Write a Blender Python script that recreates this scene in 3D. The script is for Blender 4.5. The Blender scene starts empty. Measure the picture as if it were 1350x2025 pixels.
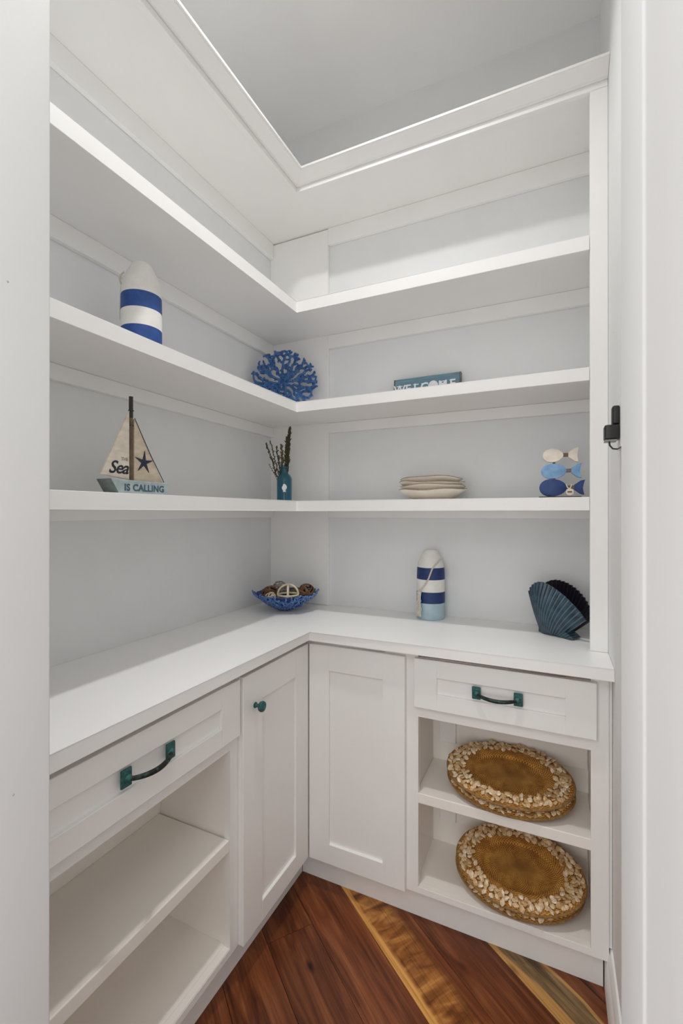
import bpy, bmesh, math, random
from mathutils import Vector, Matrix, noise
R = math.radians
C = bpy.context.scene.collection
S = bpy.context.scene

# ------------------------------------------------------------------ camera
CX, CY, CZ, YAW, FPX = 1.1731, -1.7733, 1.3246, 25.19, 901.4
cam_d = bpy.data.cameras.new('camera')
cam = bpy.data.objects.new('camera', cam_d); C.objects.link(cam)
cam.location = (CX, CY, CZ)
cam.rotation_euler = (R(90.05), 0, R(YAW))
cam_d.sensor_fit = 'VERTICAL'; cam_d.sensor_height = 36.0
cam_d.lens = FPX * 36.0 / 2025.0
cam_d.clip_start = 0.01
S.camera = cam

# ------------------------------------------------------------------ world, lights, exposure
w = bpy.data.worlds.new('world'); S.world = w; w.use_nodes = True
bg = w.node_tree.nodes['Background']
bg.inputs[0].default_value = (0.985, 0.992, 1.0, 1); bg.inputs[1].default_value = 1.2
def area(name, loc, target, sx, sy, power, col, shape='RECTANGLE', spread=180):
    d = bpy.data.lights.new(name, 'AREA'); d.shape = shape; d.size = sx
    if shape in ('RECTANGLE', 'ELLIPSE'): d.size_y = sy
    d.energy = power; d.color = col; d.spread = R(spread)
    o = bpy.data.objects.new(name, d); C.objects.link(o); o.location = loc
    o.rotation_euler = (Vector(target) - Vector(loc)).to_track_quat('-Z', 'Y').to_euler()
    return o
# recessed ceiling lamp of the pantry, then two fill lights added behind the camera
area('pantry_downlight', (0.66, -0.88, 3.035), (0.66, -0.88, 0), 0.10, 0.10, 8.2, (1.0, 0.99, 0.975), 'DISK', 141)
area('kitchen_fill_low', (0.75, -3.2, 0.95), (0.8, -1.4, 0.7), 2.0, 1.5, 12, (1.0, 0.985, 0.965))
area('kitchen_fill_high', (0.9, -2.6, 2.7), (0.9, -2.0, 0), 1.6, 1.6, 20, (1.0, 0.985, 0.965))
S.view_settings.view_transform = 'Standard'; S.view_settings.look = 'None'
S.view_settings.gamma = 1.0; S.view_settings.use_curve_mapping = False
S.view_settings.exposure = 0.05
S.cycles.max_bounces = 16; S.cycles.diffuse_bounces = 12; S.cycles.glossy_bounces = 6

# ------------------------------------------------------------------ materials
def mat(name, col, rough=0.5, metal=0.0, spec=0.5, **kw):
    m = bpy.data.materials.new(name); m.use_nodes = True
    b = m.node_tree.nodes['Principled BSDF']
    b.inputs['Base Color'].default_value = (*col, 1); b.inputs['Roughness'].default_value = rough
    b.inputs['Metallic'].default_value = metal; b.inputs['Specular IOR Level'].default_value = spec
    for k, v in kw.items(): b.inputs[k].default_value = v
    return m
def nt(m): return m.node_tree, m.node_tree.nodes['Principled BSDF']
def node(t, typ, **kw):
    n = t.nodes.new(typ)
    for k, v in kw.items():
        if k in n.inputs.keys(): n.inputs[k].default_value = v
        else: setattr(n, k, v)
    return n
def ramp(t, stops, interp='LINEAR'):
    r = t.nodes.new('ShaderNodeValToRGB'); e = r.color_ramp.elements; r.color_ramp.interpolation = interp
    while len(e) < len(stops): e.new(0.5)
    for i, (p, c) in enumerate(stops):
        e[i].position = p; e[i].color = (*c, 1)
    return r
def noisy(name, c1, c2, rough=0.5, scale=30, bump=0.0, coords='Object', stretch=None, lo=.35, hi=.65, bscale=None, **kw):
    m = mat(name, c1, rough, **kw); t, b = nt(m)
    tc = node(t, 'ShaderNodeTexCoord'); v = tc.outputs[coords]
    if stretch:
        mp = node(t, 'ShaderNodeMapping'); mp.inputs['Scale'].default_value = stretch
        t.links.new(v, mp.inputs['Vector']); v = mp.outputs['Vector']
    n = node(t, 'ShaderNodeTexNoise', Scale=scale, Detail=5.0)
    t.links.new(v, n.inputs['Vector'])
    r = ramp(t, [(lo, c1), (hi, c2)]); t.links.new(n.outputs['Fac'], r.inputs['Fac'])
    t.links.new(r.outputs['Color'], b.inputs['Base Color'])
    if bump:
        n2 = node(t, 'ShaderNodeTexNoise', Scale=bscale or scale * 2, Detail=4.0)
        t.links.new(v, n2.inputs['Vector'])
        bp = node(t, 'ShaderNodeBump', Strength=bump, Distance=0.002)
        t.links.new(n2.outputs['Fac'], bp.inputs['Height']); t.links.new(bp.outputs['Normal'], b.inputs['Normal'])
    return m
M = {}
M['trim'] = noisy('white_trim_paint', (.86, .853, .84), (.84, .833, .82), .42, 6, .05, stretch=(1, 1, 1), bscale=160)
M['counter'] = noisy('white_counter_paint', (.885, .878, .868), (.865, .858, .848), .38, 4, .03, bscale=120)
M['wall'] = noisy('pale_grey_wall_paint', (.765, .775, .78), (.745, .755, .76), .75, 8, .08, bscale=220)
M['wallr'] = noisy('soft_white_wall_paint', (.80, .80, .79), (.78, .78, .77), .75, 8, .08, bscale=220)
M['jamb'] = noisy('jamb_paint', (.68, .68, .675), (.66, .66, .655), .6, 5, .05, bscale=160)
M['ceil'] = noisy('ceiling_paint', (.90, .90, .895), (.88, .88, .875), .85, 6, .06, bscale=180)
M['inside'] = noisy('cabinet_interior_paint', (.87, .84, .79), (.85, .82, .77), .5, 5)
M['blue'] = noisy('royal_blue_paint', (.012, .052, .22), (.018, .075, .29), .55, 40, .12)
M['navy'] = noisy('navy_paint', (.008, .026, .115), (.012, .038, .15), .55, 40, .12)
M['white'] = noisy('chalk_white_paint', (.80, .785, .755), (.74, .72, .685), .65, 30, .12)
M['paleblue'] = noisy('pale_blue_paint', (.36, .50, .57), (.42, .56, .63), .6, 30, .1)
M['rope'] = noisy('cotton_rope', (.68, .64, .57), (.50, .46, .39), .85, 300, .4)
M['coral'] = noisy('blue_glazed_coral', (.012, .065, .22), (.06, .17, .40), .35, 90, .2)
M['coralw'] = noisy('blue_mottled_coral', (.018, .085, .28), (.20, .34, .60), .3, 170, .4, lo=.42, hi=.66)
M['sail'] = noisy('weathered_sail_wood', (.66, .58, .48), (.80, .73, .63), .75, 22, .1, stretch=(1, 1, 3))
M['sail2'] = noisy('raw_sail_wood', (.56, .46, .32), (.68, .59, .46), .75, 24, .1, stretch=(1, 1, 3))
M['mast'] = noisy('brown_mast_wood', (.10, .065, .035), (.17, .115, .06), .6, 60)
M['mastdark'] = mat('dark_mast_tip', (.03, .022, .012), .6)
M['hull'] = noisy('weathered_teal_hull', (.27, .34, .35), (.39, .45, .455), .7, 45, .12)
M['hullend'] = noisy('dark_hull_end', (.12, .15, .145), (.2, .24, .23), .7, 40)
M['ink'] = mat('dark_ink', (.02, .022, .035), .7)
M['inkfade'] = mat('faded_ink', (.32, .28, .22), .7)
M['inkblue'] = mat('blue_grey_ink', (.04, .09, .13), .7)
M['starink'] = mat('navy_starfish', (.015, .025, .06), .6)
M['sign'] = noisy('slate_blue_sign', (.11, .21, .27), (.17, .28, .34), .7, 40, .12, stretch=(.4, 1, 3))
M['signend'] = noisy('sign_edge_wood', (.10, .09, .075), (.17, .15, .12), .7, 40)
M['signwhite'] = mat('sign_white_paint', (.80, .83, .85), .6)
M['cream'] = noisy('cream_stoneware', (.80, .745, .66), (.74, .68, .59), .3, 18)
M['rim'] = noisy('brown_glaze_rim', (.20, .15, .10), (.32, .25, .18), .35, 60)
M['fishwhite'] = noisy('cream_fish_paint', (.76, .66, .55), (.84, .77, .68), .6, 40)
M['fishblue'] = noisy('sky_blue_fish_paint', (.15, .30, .52), (.23, .40, .62), .55, 50, .1)
M['fishnavy'] = noisy('deep_blue_fish_paint', (.004, .026, .125), (.008, .045, .19), .45, 50, .1)
M['fishwood'] = noisy('brown_fish_edge_wood', (.13, .085, .05), (.24, .17, .11), .7, 60)
M['base'] = noisy('dark_wood_base', (.05, .038, .03), (.09, .065, .05), .6, 50)
M['tag'] = mat('ivory_tag', (.72, .66, .55), .6)
def shellglaze():
    m = noisy('deep_blue_green_glaze', (.012, .028, .045), (.03, .07, .10), .24, 35, .12); t, b = nt(m)
    # glaze breaks paler along the rib crests
    tc = node(t, 'ShaderNodeTexCoord'); sp = node(t, 'ShaderNodeSeparateXYZ'); t.links.new(tc.outputs['Object'], sp.inputs[0])
    z = node(t, 'ShaderNodeMath', operation='ADD'); z.inputs[1].default_value = .06; t.links.new(sp.outputs['Z'], z.inputs[0])
    an = node(t, 'ShaderNodeMath', operation='ARCTAN2'); t.links.new(sp.outputs['X'], an.inputs[0]); t.links.new(z.outputs[0], an.inputs[1])
    k = node(t, 'ShaderNodeMath', operation='MULTIPLY_ADD'); k.inputs[1].default_value = 2*math.pi*17/R(64); k.inputs[2].default_value = 2*math.pi*17*14/64; t.links.new(an.outputs[0], k.inputs[0])
    c = node(t, 'ShaderNodeMath', operation='COSINE'); t.links.new(k.outputs[0], c.inputs[0])
    rp = ramp(t, [(.35, (0, 0, 0)), (.95, (.75, .75, .75))]); t.links.new(c.outputs[0], rp.inputs['Fac'])
    mx = node(t, 'ShaderNodeMixRGB'); mx.inputs[2].default_value = (.095, .155, .20, 1); t.links.new(rp.outputs['Color'], mx.inputs[0])
    src = b.inputs['Base Color'].links[0].from_socket; t.links.new(src, mx.inputs[1]); t.links.new(mx.outputs[0], b.inputs['Base Color']); return m
M['shellv'] = shellglaze()
M['shellin'] = mat('dark_glaze_inside', (.010, .008, .014), .3)
M['patina'] = noisy('verdigris_patina', (.012, .085, .085), (.05, .15, .145), .6, 160, .3, metal=.3)
M['bronze'] = noisy('dark_bronze_patina', (.012, .01, .007), (.03, .11, .095), .55, 90, .3, metal=.4, lo=.48, hi=.72)
M['plastic'] = mat('black_plastic', (.012, .012, .012), .4)
M['nail'] = mat('filled_nail_mark', (.42, .41, .40), .7)
M['prong'] = mat('grey_plastic', (.25, .25, .24), .4)
M['twig'] = noisy('pale_twig', (.66, .56, .40), (.78, .69, .54), .7, 90)
M['twigdark'] = noisy('brown_twig', (.10, .05, .025), (.22, .12, .06), .8, 90)
M['twiggrey'] = noisy('grey_twig', (.22, .19, .15), (.34, .30, .24), .8, 90)
M['moss'] = noisy('olive_pod', (.10, .085, .03), (.19, .16, .07), .85, 90, .5)
M['herb'] = noisy('dried_dark_herb', (.035, .036, .014), (.075, .07, .03), .85, 120)
M['herb2'] = noisy('dried_brown_herb', (.10, .075, .04), (.17, .13, .08), .85, 120)
M['silver'] = mat('white_enamel', (.80, .84, .86), .35)
M['speck'] = mat('painted_glint', (.62, .58, .5), .8)  # floor glints as a flat pale colour, not applied
M['knot'] = mat('dark_knot', (.018, .009, .006), .5)

def glass():
    m = mat('teal_bottle_glass', (.08, .33, .46), .08, spec=.5)
    b = nt(m)[1]; b.inputs['Transmission Weight'].default_value = .75; b.inputs['IOR'].default_value = 1.45
    return m
M['glass'] = glass()

def woven():
    m = mat('woven_rattan', (.34, .17, .04), .7); t, b = nt(m)
    tc = node(t, 'ShaderNodeTexCoord'); sx = node(t, 'ShaderNodeSeparateXYZ'); t.links.new(tc.outputs['Object'], sx.inputs[0])
    # concentric weave: rings with a stitched beat around them
    cx = node(t, 'ShaderNodeMath', operation='MULTIPLY'); cx.inputs[1].default_value = 1 / .195
    cy = node(t, 'ShaderNodeMath', operation='MULTIPLY'); cy.inputs[1].default_value = 1 / .128
    t.links.new(sx.outputs['X'], cx.inputs[0]); t.links.new(sx.outputs['Y'], cy.inputs[0])
    cb = node(t, 'ShaderNodeCombineXYZ'); t.links.new(cx.outputs[0], cb.inputs[0]); t.links.new(cy.outputs[0], cb.inputs[1])
    ln = node(t, 'ShaderNodeVectorMath', operation='LENGTH'); t.links.new(cb.outputs[0], ln.inputs[0])
    an = node(t, 'ShaderNodeMath', operation='ARCTAN2'); t.links.new(cy.outputs[0], an.inputs[0]); t.links.new(cx.outputs[0], an.inputs[1])
    def sinm(src, k):
        a = node(t, 'ShaderNodeMath', operation='MULTIPLY'); a.inputs[1].default_value = k; t.links.new(src, a.inputs[0])
        s_ = node(t, 'ShaderNodeMath', operation='SINE'); t.links.new(a.outputs[0], s_.inputs[0]); return s_
    s1 = sinm(ln.outputs['Value'], 150.); s2 = sinm(an.outputs[0], 76.)
    pr = node(t, 'ShaderNodeMath', operation='MULTIPLY'); t.links.new(s1.outputs[0], pr.inputs[0]); t.links.new(s2.outputs[0], pr.inputs[1])
    ns = node(t, 'ShaderNodeTexNoise', Scale=25., Detail=3.); t.links.new(tc.outputs['Object'], ns.inputs['Vector'])
    ad = node(t, 'ShaderNodeMath', operation='MULTIPLY_ADD'); ad.inputs[1].default_value = .34; t.links.new(pr.outputs[0], ad.inputs[0]); t.links.new(ns.outputs['Fac'], ad.inputs[2])
    r = ramp(t, [(.12, (.20, .066, .006)), (.5, (.50, .215, .028)), (.88, (.78, .43, .10))]); t.links.new(ad.outputs[0], r.inputs['Fac'])
    t.links.new(r.outputs['Color'], b.inputs['Base Color'])
    bp = node(t, 'ShaderNodeBump', Strength=.9, Distance=.002); t.links.new(pr.outputs[0], bp.inputs['Height']); t.links.new(bp.outputs['Normal'], b.inputs['Normal'])
    return m
M['rattan'] = woven()
M['rattanedge'] = noisy('rattan_edge', (.20, .10, .025), (.34, .19, .06), .75, 150, .4)
def shellmat():
    m = mat('cream_shell', (.74, .62, .44), .45); t, b = nt(m)
    oi = node(t, 'ShaderNodeObjectInfo')
    r = ramp(t, [(0, (.50, .31, .13)), (.35, (.68, .47, .25)), (.7, (.78, .60, .38)), (1, (.86, .74, .56))])
    t.links.new(oi.outputs['Random'], r.inputs['Fac'])
    tc = node(t, 'ShaderNodeTexCoord'); ns = node(t, 'ShaderNodeTexNoise', Scale=140., Detail=3.); t.links.new(tc.outputs['Object'], ns.inputs['Vector'])
    r2 = ramp(t, [(.3, (.62, .55, .46)), (.6, (1, 1, 1))]); t.links.new(ns.outputs['Fac'], r2.inputs['Fac'])
    mx = node(t, 'ShaderNodeMixRGB', blend_type='MULTIPLY'); mx.inputs[0].default_value = 1
    t.links.new(r.outputs['Color'], mx.inputs[1]); t.links.new(r2.outputs['Color'], mx.inputs[2])
    t.links.new(mx.outputs[0], b.inputs['Base Color']); return m
M['shell'] = shellmat()

def wood(name, kind):
    m = mat(name, (.1, .04, .02), .36, spec=.3); t, b = nt(m)
    tc = node(t, 'ShaderNodeTexCoord'); oi = node(t, 'ShaderNodeObjectInfo')
    off = node(t, 'ShaderNodeVectorMath', operation='SCALE'); cb = node(t, 'ShaderNodeCombineXYZ')
    t.links.new(oi.outputs['Random'], cb.inputs[0]); t.links.new(oi.outputs['Random'], cb.inputs[2])
    t.links.new(cb.outputs[0], off.inputs[0]); off.inputs['Scale'].default_value = 17.0
    ad = node(t, 'ShaderNodeVectorMath', operation='ADD'); t.links.new(tc.outputs['Object'], ad.inputs[0]); t.links.new(off.outputs[0], ad.inputs[1])
    mp = node(t, 'ShaderNodeMapping'); mp.inputs['Scale'].default_value = (1.3, 9, 1); t.links.new(ad.outputs[0], mp.inputs['Vector'])
    n1 = node(t, 'ShaderNodeTexNoise', Scale=2.2, Detail=6., Distortion=1.6); t.links.new(mp.outputs[0], n1.inputs['Vector'])
    mp2 = node(t, 'ShaderNodeMapping'); mp2.inputs['Scale'].default_value = (3, 120, 1); t.links.new(ad.outputs[0], mp2.inputs['Vector'])
    n2 = node(t, 'ShaderNodeTexNoise', Scale=1.6, Detail=4.); t.links.new(mp2.outputs[0], n2.inputs['Vector'])
    dark = ramp(t, [(.25, (.050, .013, .005)), (.42, (.140, .039, .013)), (.58, (.215, .066, .022)), (.75, (.30, .105, .038))])
    t.links.new(n1.outputs['Fac'], dark.inputs['Fac']); col = dark.outputs['Color']
    if kind:
        sp = node(t, 'ShaderNodeSeparateXYZ'); t.links.new(tc.outputs['Object'], sp.inputs[0])
        nw = node(t, 'ShaderNodeTexNoise', Scale=2.5, Detail=3.); t.links.new(ad.outputs[0], nw.inputs['Vector'])
        ma = node(t, 'ShaderNodeMath', operation='MULTIPLY_ADD'); ma.inputs[1].default_value = 1 / .15; t.links.new(sp.outputs['Y'], ma.inputs[0]); ma.inputs[2].default_value = 0
        mb = node(t, 'ShaderNodeMath', operation='MULTIPLY_ADD'); mb.inputs[1].default_value = .55; t.links.new(nw.outputs['Fac'], mb.inputs[0]); t.links.new(ma.outputs[0], mb.inputs[2])
        mc = node(t, 'ShaderNodeMath', operation='ADD'); mc.inputs[1].default_value = -.275; t.links.new(mb.outputs[0], mc.inputs[0])
        # figured lighter heartwood, mottled across the grain
        mp3 = node(t, 'ShaderNodeMapping'); mp3.inputs['Scale'].default_value = (22, 7, 1); t.links.new(ad.outputs[0], mp3.inputs['Vector'])
        n3 = node(t, 'ShaderNodeTexNoise', Scale=1.2, Detail=4., Distortion=.8); t.links.new(mp3.outputs[0], n3.inputs['Vector'])
        if kind == 1:
            fig = ramp(t, [(.3, (.13, .040, .010)), (.5, (.34, .13, .032)), (.68, (.56, .26, .070))]); sapc = (.66, .33, .085)
            st = [(.0, (0, 0, 0)), (.09, (0, 0, 0)), (.15, (1, 0, 0)), (.66, (1, 0, 0)), (.86, (1, 1, 0)), (1., (1, 1, 0))]
        else:
            fig = ramp(t, [(.3, (.11, .065, .030)), (.5, (.24, .15, .065)), (.7, (.40, .27, .12))]); sapc = (.62, .33, .10)
            st = [(.0, (0, 0, 0)), (.11, (0, 0, 0)), (.16, (1, 0, 0)), (.57, (1, 0, 0)), (.60, (0, 0, 0)), (.64, (0, 0, 0)), (.67, (1, 1, 0))]
        t.links.new((n3 if kind == 1 else n1).outputs['Fac'], fig.inputs['Fac'])
        sel = ramp(t, st); t.links.new(mc.outputs[0], sel.inputs['Fac'])
        ss = node(t, 'ShaderNodeSeparateColor'); t.links.new(sel.outputs['Color'], ss.inputs[0])
        m1 = node(t, 'ShaderNodeMixRGB'); m1.inputs[1].default_value = (*sapc, 1); t.links.new(ss.outputs[0], m1.inputs[0]); t.links.new(fig.outputs['Color'], m1.inputs[2])
        m2 = node(t, 'ShaderNodeMixRGB'); t.links.new(ss.outputs[1], m2.inputs[0]); t.links.new(m1.outputs[0], m2.inputs[1]); t.links.new(col, m2.inputs[2])
        col = m2.outputs[0]
    g = ramp(t, [(.3, (.55, .5, .48)), (.55, (1, 1, 1))]); t.links.new(n2.outputs['Fac'], g.inputs['Fac'])
    mx = node(t, 'ShaderNodeMixRGB', blend_type='MULTIPLY'); mx.inputs[0].default_value = .8
    t.links.new(col, mx.inputs[1]); t.links.new(g.outputs['Color'], mx.inputs[2])
    # each board a touch lighter or darker than the next
    mk = node(t, 'ShaderNodeMapping'); mk.inputs['Scale'].default_value = (3.6, 7.5, 0); t.links.new(ad.outputs[0], mk.inputs['Vector'])
    vo = node(t, 'ShaderNodeTexVoronoi', Scale=1.6); t.links.new(mk.outputs[0], vo.inputs['Vector'])
    kr = ramp(t, [(.04, (.12, .08, .07)), (.075, (.42, .34, .30)), (.17, (1, 1, 1))]); t.links.new(vo.outputs['Distance'], kr.inputs['Fac'])
    mk2 = node(t, 'ShaderNodeMixRGB', blend_type='MULTIPLY'); mk2.inputs[0].default_value = 1
    t.links.new(mx.outputs[0], mk2.inputs[1]); t.links.new(kr.outputs['Color'], mk2.inputs[2]); mx = mk2
    hv = node(t, 'ShaderNodeHueSaturation'); vr = node(t, 'ShaderNodeMapRange'); vr.inputs['To Min'].default_value = .85; vr.inputs['To Max'].default_value = 1.2
    t.links.new(oi.outputs['Random'], vr.inputs['Value']); t.links.new(vr.outputs[0], hv.inputs['Value']); t.links.new(mx.outputs[0], hv.inputs['Color'])
    t.links.new(hv.outputs[0], b.inputs['Base Color'])
    bp = node(t, 'ShaderNodeBump', Strength=.15, Distance=.001); t.links.new(n2.outputs['Fac'], bp.inputs['Height']); t.links.new(bp.outputs['Normal'], b.inputs['Normal'])
    return m
M['walnut'] = wood('walnut', 0); M['sapA'] = wood('figured_walnut_with_sapwood', 1); M['sapB'] = wood('streaked_walnut_with_sapwood', 2)

# ------------------------------------------------------------------ mesh helpers
class MB:
    def __init__(s): s.bm = bmesh.new()
    def box(s, x0, x1, y0, y1, z0, z1):
        v = [s.bm.verts.new(p) for p in ((x0,y0,z0),(x1,y0,z0),(x1,y1,z0),(x0,y1,z0),(x0,y0,z1),(x1,y0,z1),(x1,y1,z1),(x0,y1,z1))]
        for f in ((0,3,2,1),(4,5,6,7),(0,1,5,4),(1,2,6,5),(2,3,7,6),(3,0,4,7)): s.bm.faces.new([v[i] for i in f])
        return s
    def prism(s, pts, z0, z1, axes='xyz'):
        def P(a, b, c):
            d = dict(zip(axes, (a, b, c))); return (d['x'], d['y'], d['z'])
        a = [s.bm.verts.new(P(x, y, z0)) for x, y in pts]; b = [s.bm.verts.new(P(x, y, z1)) for x, y in pts]
        s.bm.faces.new(a[::-1]); s.bm.faces.new(b); n = len(pts)
        for i in range(n): s.bm.faces.new((a[i], a[(i+1) % n], b[(i+1) % n], b[i]))
        return s
    def sweep(s, prof, stations):
        """closed profile loops given per station as world points"""
        rings = [[s.bm.verts.new(p) for p in st] for st in stations]; n = len(rings[0])
        for a, b in zip(rings, rings[1:]):
            for i in range(n): s.bm.faces.new((a[i], a[(i+1) % n], b[(i+1) % n], b[i]))
        s.bm.faces.new(rings[0][::-1]); s.bm.faces.new(rings[-1]); return s
    def lathe(s, prof, n=40, wob=None, cx=0, cy=0, cap=True):
        rings = []
        for r, z in prof:
            ring = []
            for i in range(n):
                a = 2*math.pi*i/n; k, dz = wob(a, r, z) if wob else (1, 0)
                ring.append(s.bm.verts.new((cx + r*k*math.cos(a), cy + r*k*math.sin(a), z + dz)))
            rings.append(ring)
        for a, b in zip(rings, rings[1:]):
            for i in range(n): s.bm.faces.new((a[i], a[(i+1) % n], b[(i+1) % n], b[i]))
        if cap: s.bm.faces.new(rings[0][::-1]); s.bm.faces.new(rings[-1])
        return s
    def tube(s, pts, r, n=8, closed=False, flat=1.0):
        pts = [Vector(p) for p in pts]; m = len(pts)
        rr = r if isinstance(r, (list, tuple)) else [r]*m
        rings = []; up = None
        for i, p in enumerate(pts):
            if closed: d = pts[(i+1) % m] - pts[i-1]
            else: d = pts[min(i+1, m-1)] - pts[max(i-1, 0)]
            d.normalize()
            if up is None:
                up = Vector((0,0,1)) if abs(d.z) < .9 else Vector((1,0,0))
            u = (up - d*up.dot(d)).normalized(); up = u; v = d.cross(u)
            rings.append([s.bm.verts.new(p + (u*math.cos(2*math.pi*k/n) + v*math.sin(2*math.pi*k/n)*flat)*rr[i]) for k in range(n)])
        L = list(zip(rings, rings[1:])) + ([(rings[-1], rings[0])] if closed else [])
        for a, b in L:
            for i in range(n): s.bm.faces.new((a[i], a[(i+1) % n], b[(i+1) % n], b[i]))
        if not closed: s.bm.faces.new(rings[0][::-1]); s.bm.faces.new(rings[-1])
        return s
    def ball(s, c, r, sub=2, sc=(1,1,1)):
        g = bmesh.ops.create_icosphere(s.bm, subdivisions=sub, radius=r)
        for v in g['verts']: v.co = Vector((v.co.x*sc[0], v.co.y*sc[1], v.co.z*sc[2])) + Vector(c)
        return s
    def bevel(s, w, seg=2):
        bmesh.ops.bevel(s.bm, geom=s.bm.edges[:], offset=w, segments=seg, affect='EDGES', profile=.5, clamp_overlap=True)
        return s
    def move(s, m):
        bmesh.ops.transform(s.bm, matrix=m, verts=s.bm.verts); return s
    def build(s, name, m, parent=None, smooth=False, world=None):
        """world: origin to subtract, for parts written in room coordinates"""
        if world is not None: bmesh.ops.translate(s.bm, vec=-Vector(world), verts=s.bm.verts)
        bmesh.ops.recalc_face_normals(s.bm, faces=s.bm.faces)
        me = bpy.data.meshes.new(name); s.bm.to_mesh(me); s.bm.free()
        if m: me.materials.append(m)
        if smooth:
            for p in me.polygons: p.use_smooth = True
            try: me.set_sharp_from_angle(angle=R(38))
            except Exception: pass
        o = bpy.data.objects.new(name, me); C.objects.link(o)
        if parent: o.parent = parent
        return o
def thing(name, label, cat, loc, rz=0, group=None, rot=None):
    o = bpy.data.objects.new(name, None); C.objects.link(o); o.empty_display_size = .05
    o.location = loc; o.rotation_euler = rot or (0, 0, rz); o['label'] = label; o['category'] = cat
    if group: o['group'] = group
    return o
def tag(o, label, cat, group=None):
    o['label'] = label; o['category'] = cat
    if group: o['group'] = group
    return o
def struct(mb, name, m, label=None, **kw):
    o = mb.build(name, m, **kw); o['kind'] = 'structure'
    if label: o['label'] = label
    return o
def copy_tree(o, parent=None):
    c = o.copy(); C.objects.link(c)
    if parent: c.parent = parent
    for ch in [x for x in bpy.data.objects if x.parent == o]: copy_tree(ch, c)
    return c
def text_bm(body, size, ext=.0006, shear=0, bold=0, space=1.0):
    cu = bpy.data.curves.new('letters', 'FONT'); cu.body = body; cu.size = size; cu.extrude = ext; cu.shear = shear
    cu.offset = bold; cu.align_x = 'CENTER'; cu.align_y = 'CENTER'; cu.space_character = space; cu.resolution_u = 3
    o = bpy.data.objects.new('letters', cu); C.objects.link(o)
    dg = bpy.context.evaluated_depsgraph_get(); me = bpy.data.meshes.new_from_object(o.evaluated_get(dg))
    mb = MB(); mb.bm.from_mesh(me); bpy.data.objects.remove(o); bpy.data.curves.remove(cu); bpy.data.meshes.remove(me)
    return mb

# ------------------------------------------------------------------ the room (x right, y into the back wall, z up)
XL, YB, XR, YF, ZC = -.04, .04, 1.3117, -1.42, 3.05
g = .0008
struct(MB().box(XL-.1, XL, YF-.195, YB+.1, 0, ZC), 'wall_left', M['wall'])
struct(MB().box(XL, XR+.1, YB, YB+.1, 0, ZC), 'wall_back', M['wall'])
struct(MB().box(XR, XR+.1, YF, YB, 0, ZC), 'wall_right', M['wallr'])
JL, JR = .611, 1.2125
struct(MB().box(XL, JL-.018, YF-.195, YF, 0, ZC).box(JR+.033, 2.4, YF-.195, YF, 0, ZC)
       .box(JL-.018, JR+.033, YF-.195, YF, 2.12, ZC).box(-1.1, XL-.1, YF-.195, YF, 0, ZC), 'wall_front', M['wall'])
struct(MB().box(XL-.1, XR+.1, YF-.195, YB+.1, ZC, ZC+.1), 'ceiling', M['ceil'])
# doorway lining the camera looks through
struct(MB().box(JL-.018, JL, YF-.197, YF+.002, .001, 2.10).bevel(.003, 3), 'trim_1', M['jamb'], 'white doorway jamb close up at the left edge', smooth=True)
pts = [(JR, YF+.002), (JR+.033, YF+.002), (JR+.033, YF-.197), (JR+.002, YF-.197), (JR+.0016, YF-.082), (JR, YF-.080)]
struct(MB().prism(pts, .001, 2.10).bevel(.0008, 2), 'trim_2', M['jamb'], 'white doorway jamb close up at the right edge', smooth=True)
struct(MB().box(JL, JR, YF-.197, YF+.002, 2.10, 2.119).bevel(.002, 1), 'trim_3', M['trim'], 'white doorway head lining above the frame')
# vertical corner board on the back wall
struct(MB().box(XL, .262, YB-.018, YB, .915, 2.575).bevel(.0015, 1), 'trim_4', M['trim'], 'white vertical corner board on the back wall')
# baseboard along the right wall
bp = [(0, 0), (-.017, 0), (-.017, .098), (-.0135, .104), (-.0115, .112), (-.011, .122), (-.0065, .131), (-.005, .136), (0, .136)]
st = [[(XR+x, y, z+.0005) for x, z in bp] for y in (-.309, YF+.003)]
struct(MB().sweep(None, st), 'baseboard_right', M['trim'], smooth=True)

# ------------------------------------------------------------------ floor of diagonal walnut planks
fl = struct(MB().box(XL-.1, XR+.1, YF-.195, YB+.1, -.06, -.021).box(-1.1, 2.4, -4.2, YF-.195, -.06, -.021), 'floor', M['walnut'])
ANG = R(-37.0); du = Vector((math.cos(ANG), math.sin(ANG))); dn = Vector((-math.sin(ANG), math.cos(ANG)))
def clip(poly, x0, x1, y0, y1):
    for ax, lim, sg in ((0, x0, 1), (0, x1, -1), (1, y0, 1), (1, y1, -1)):
        out = []
        for i in range(len(poly)):
            a, b = poly[i-1], poly[i]; fa, fb = (a[ax]-lim)*sg, (b[ax]-lim)*sg
            if (fa >= 0) != (fb >= 0): out.append(a.lerp(b, fa/(fa-fb)))
            if fb >= 0: out.append(b)
        poly = out
        if len(poly) < 3: return []
    return poly
rnd = random.Random(5)
edges = [.042 + .150*k for k in range(-21, 8)]
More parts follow.
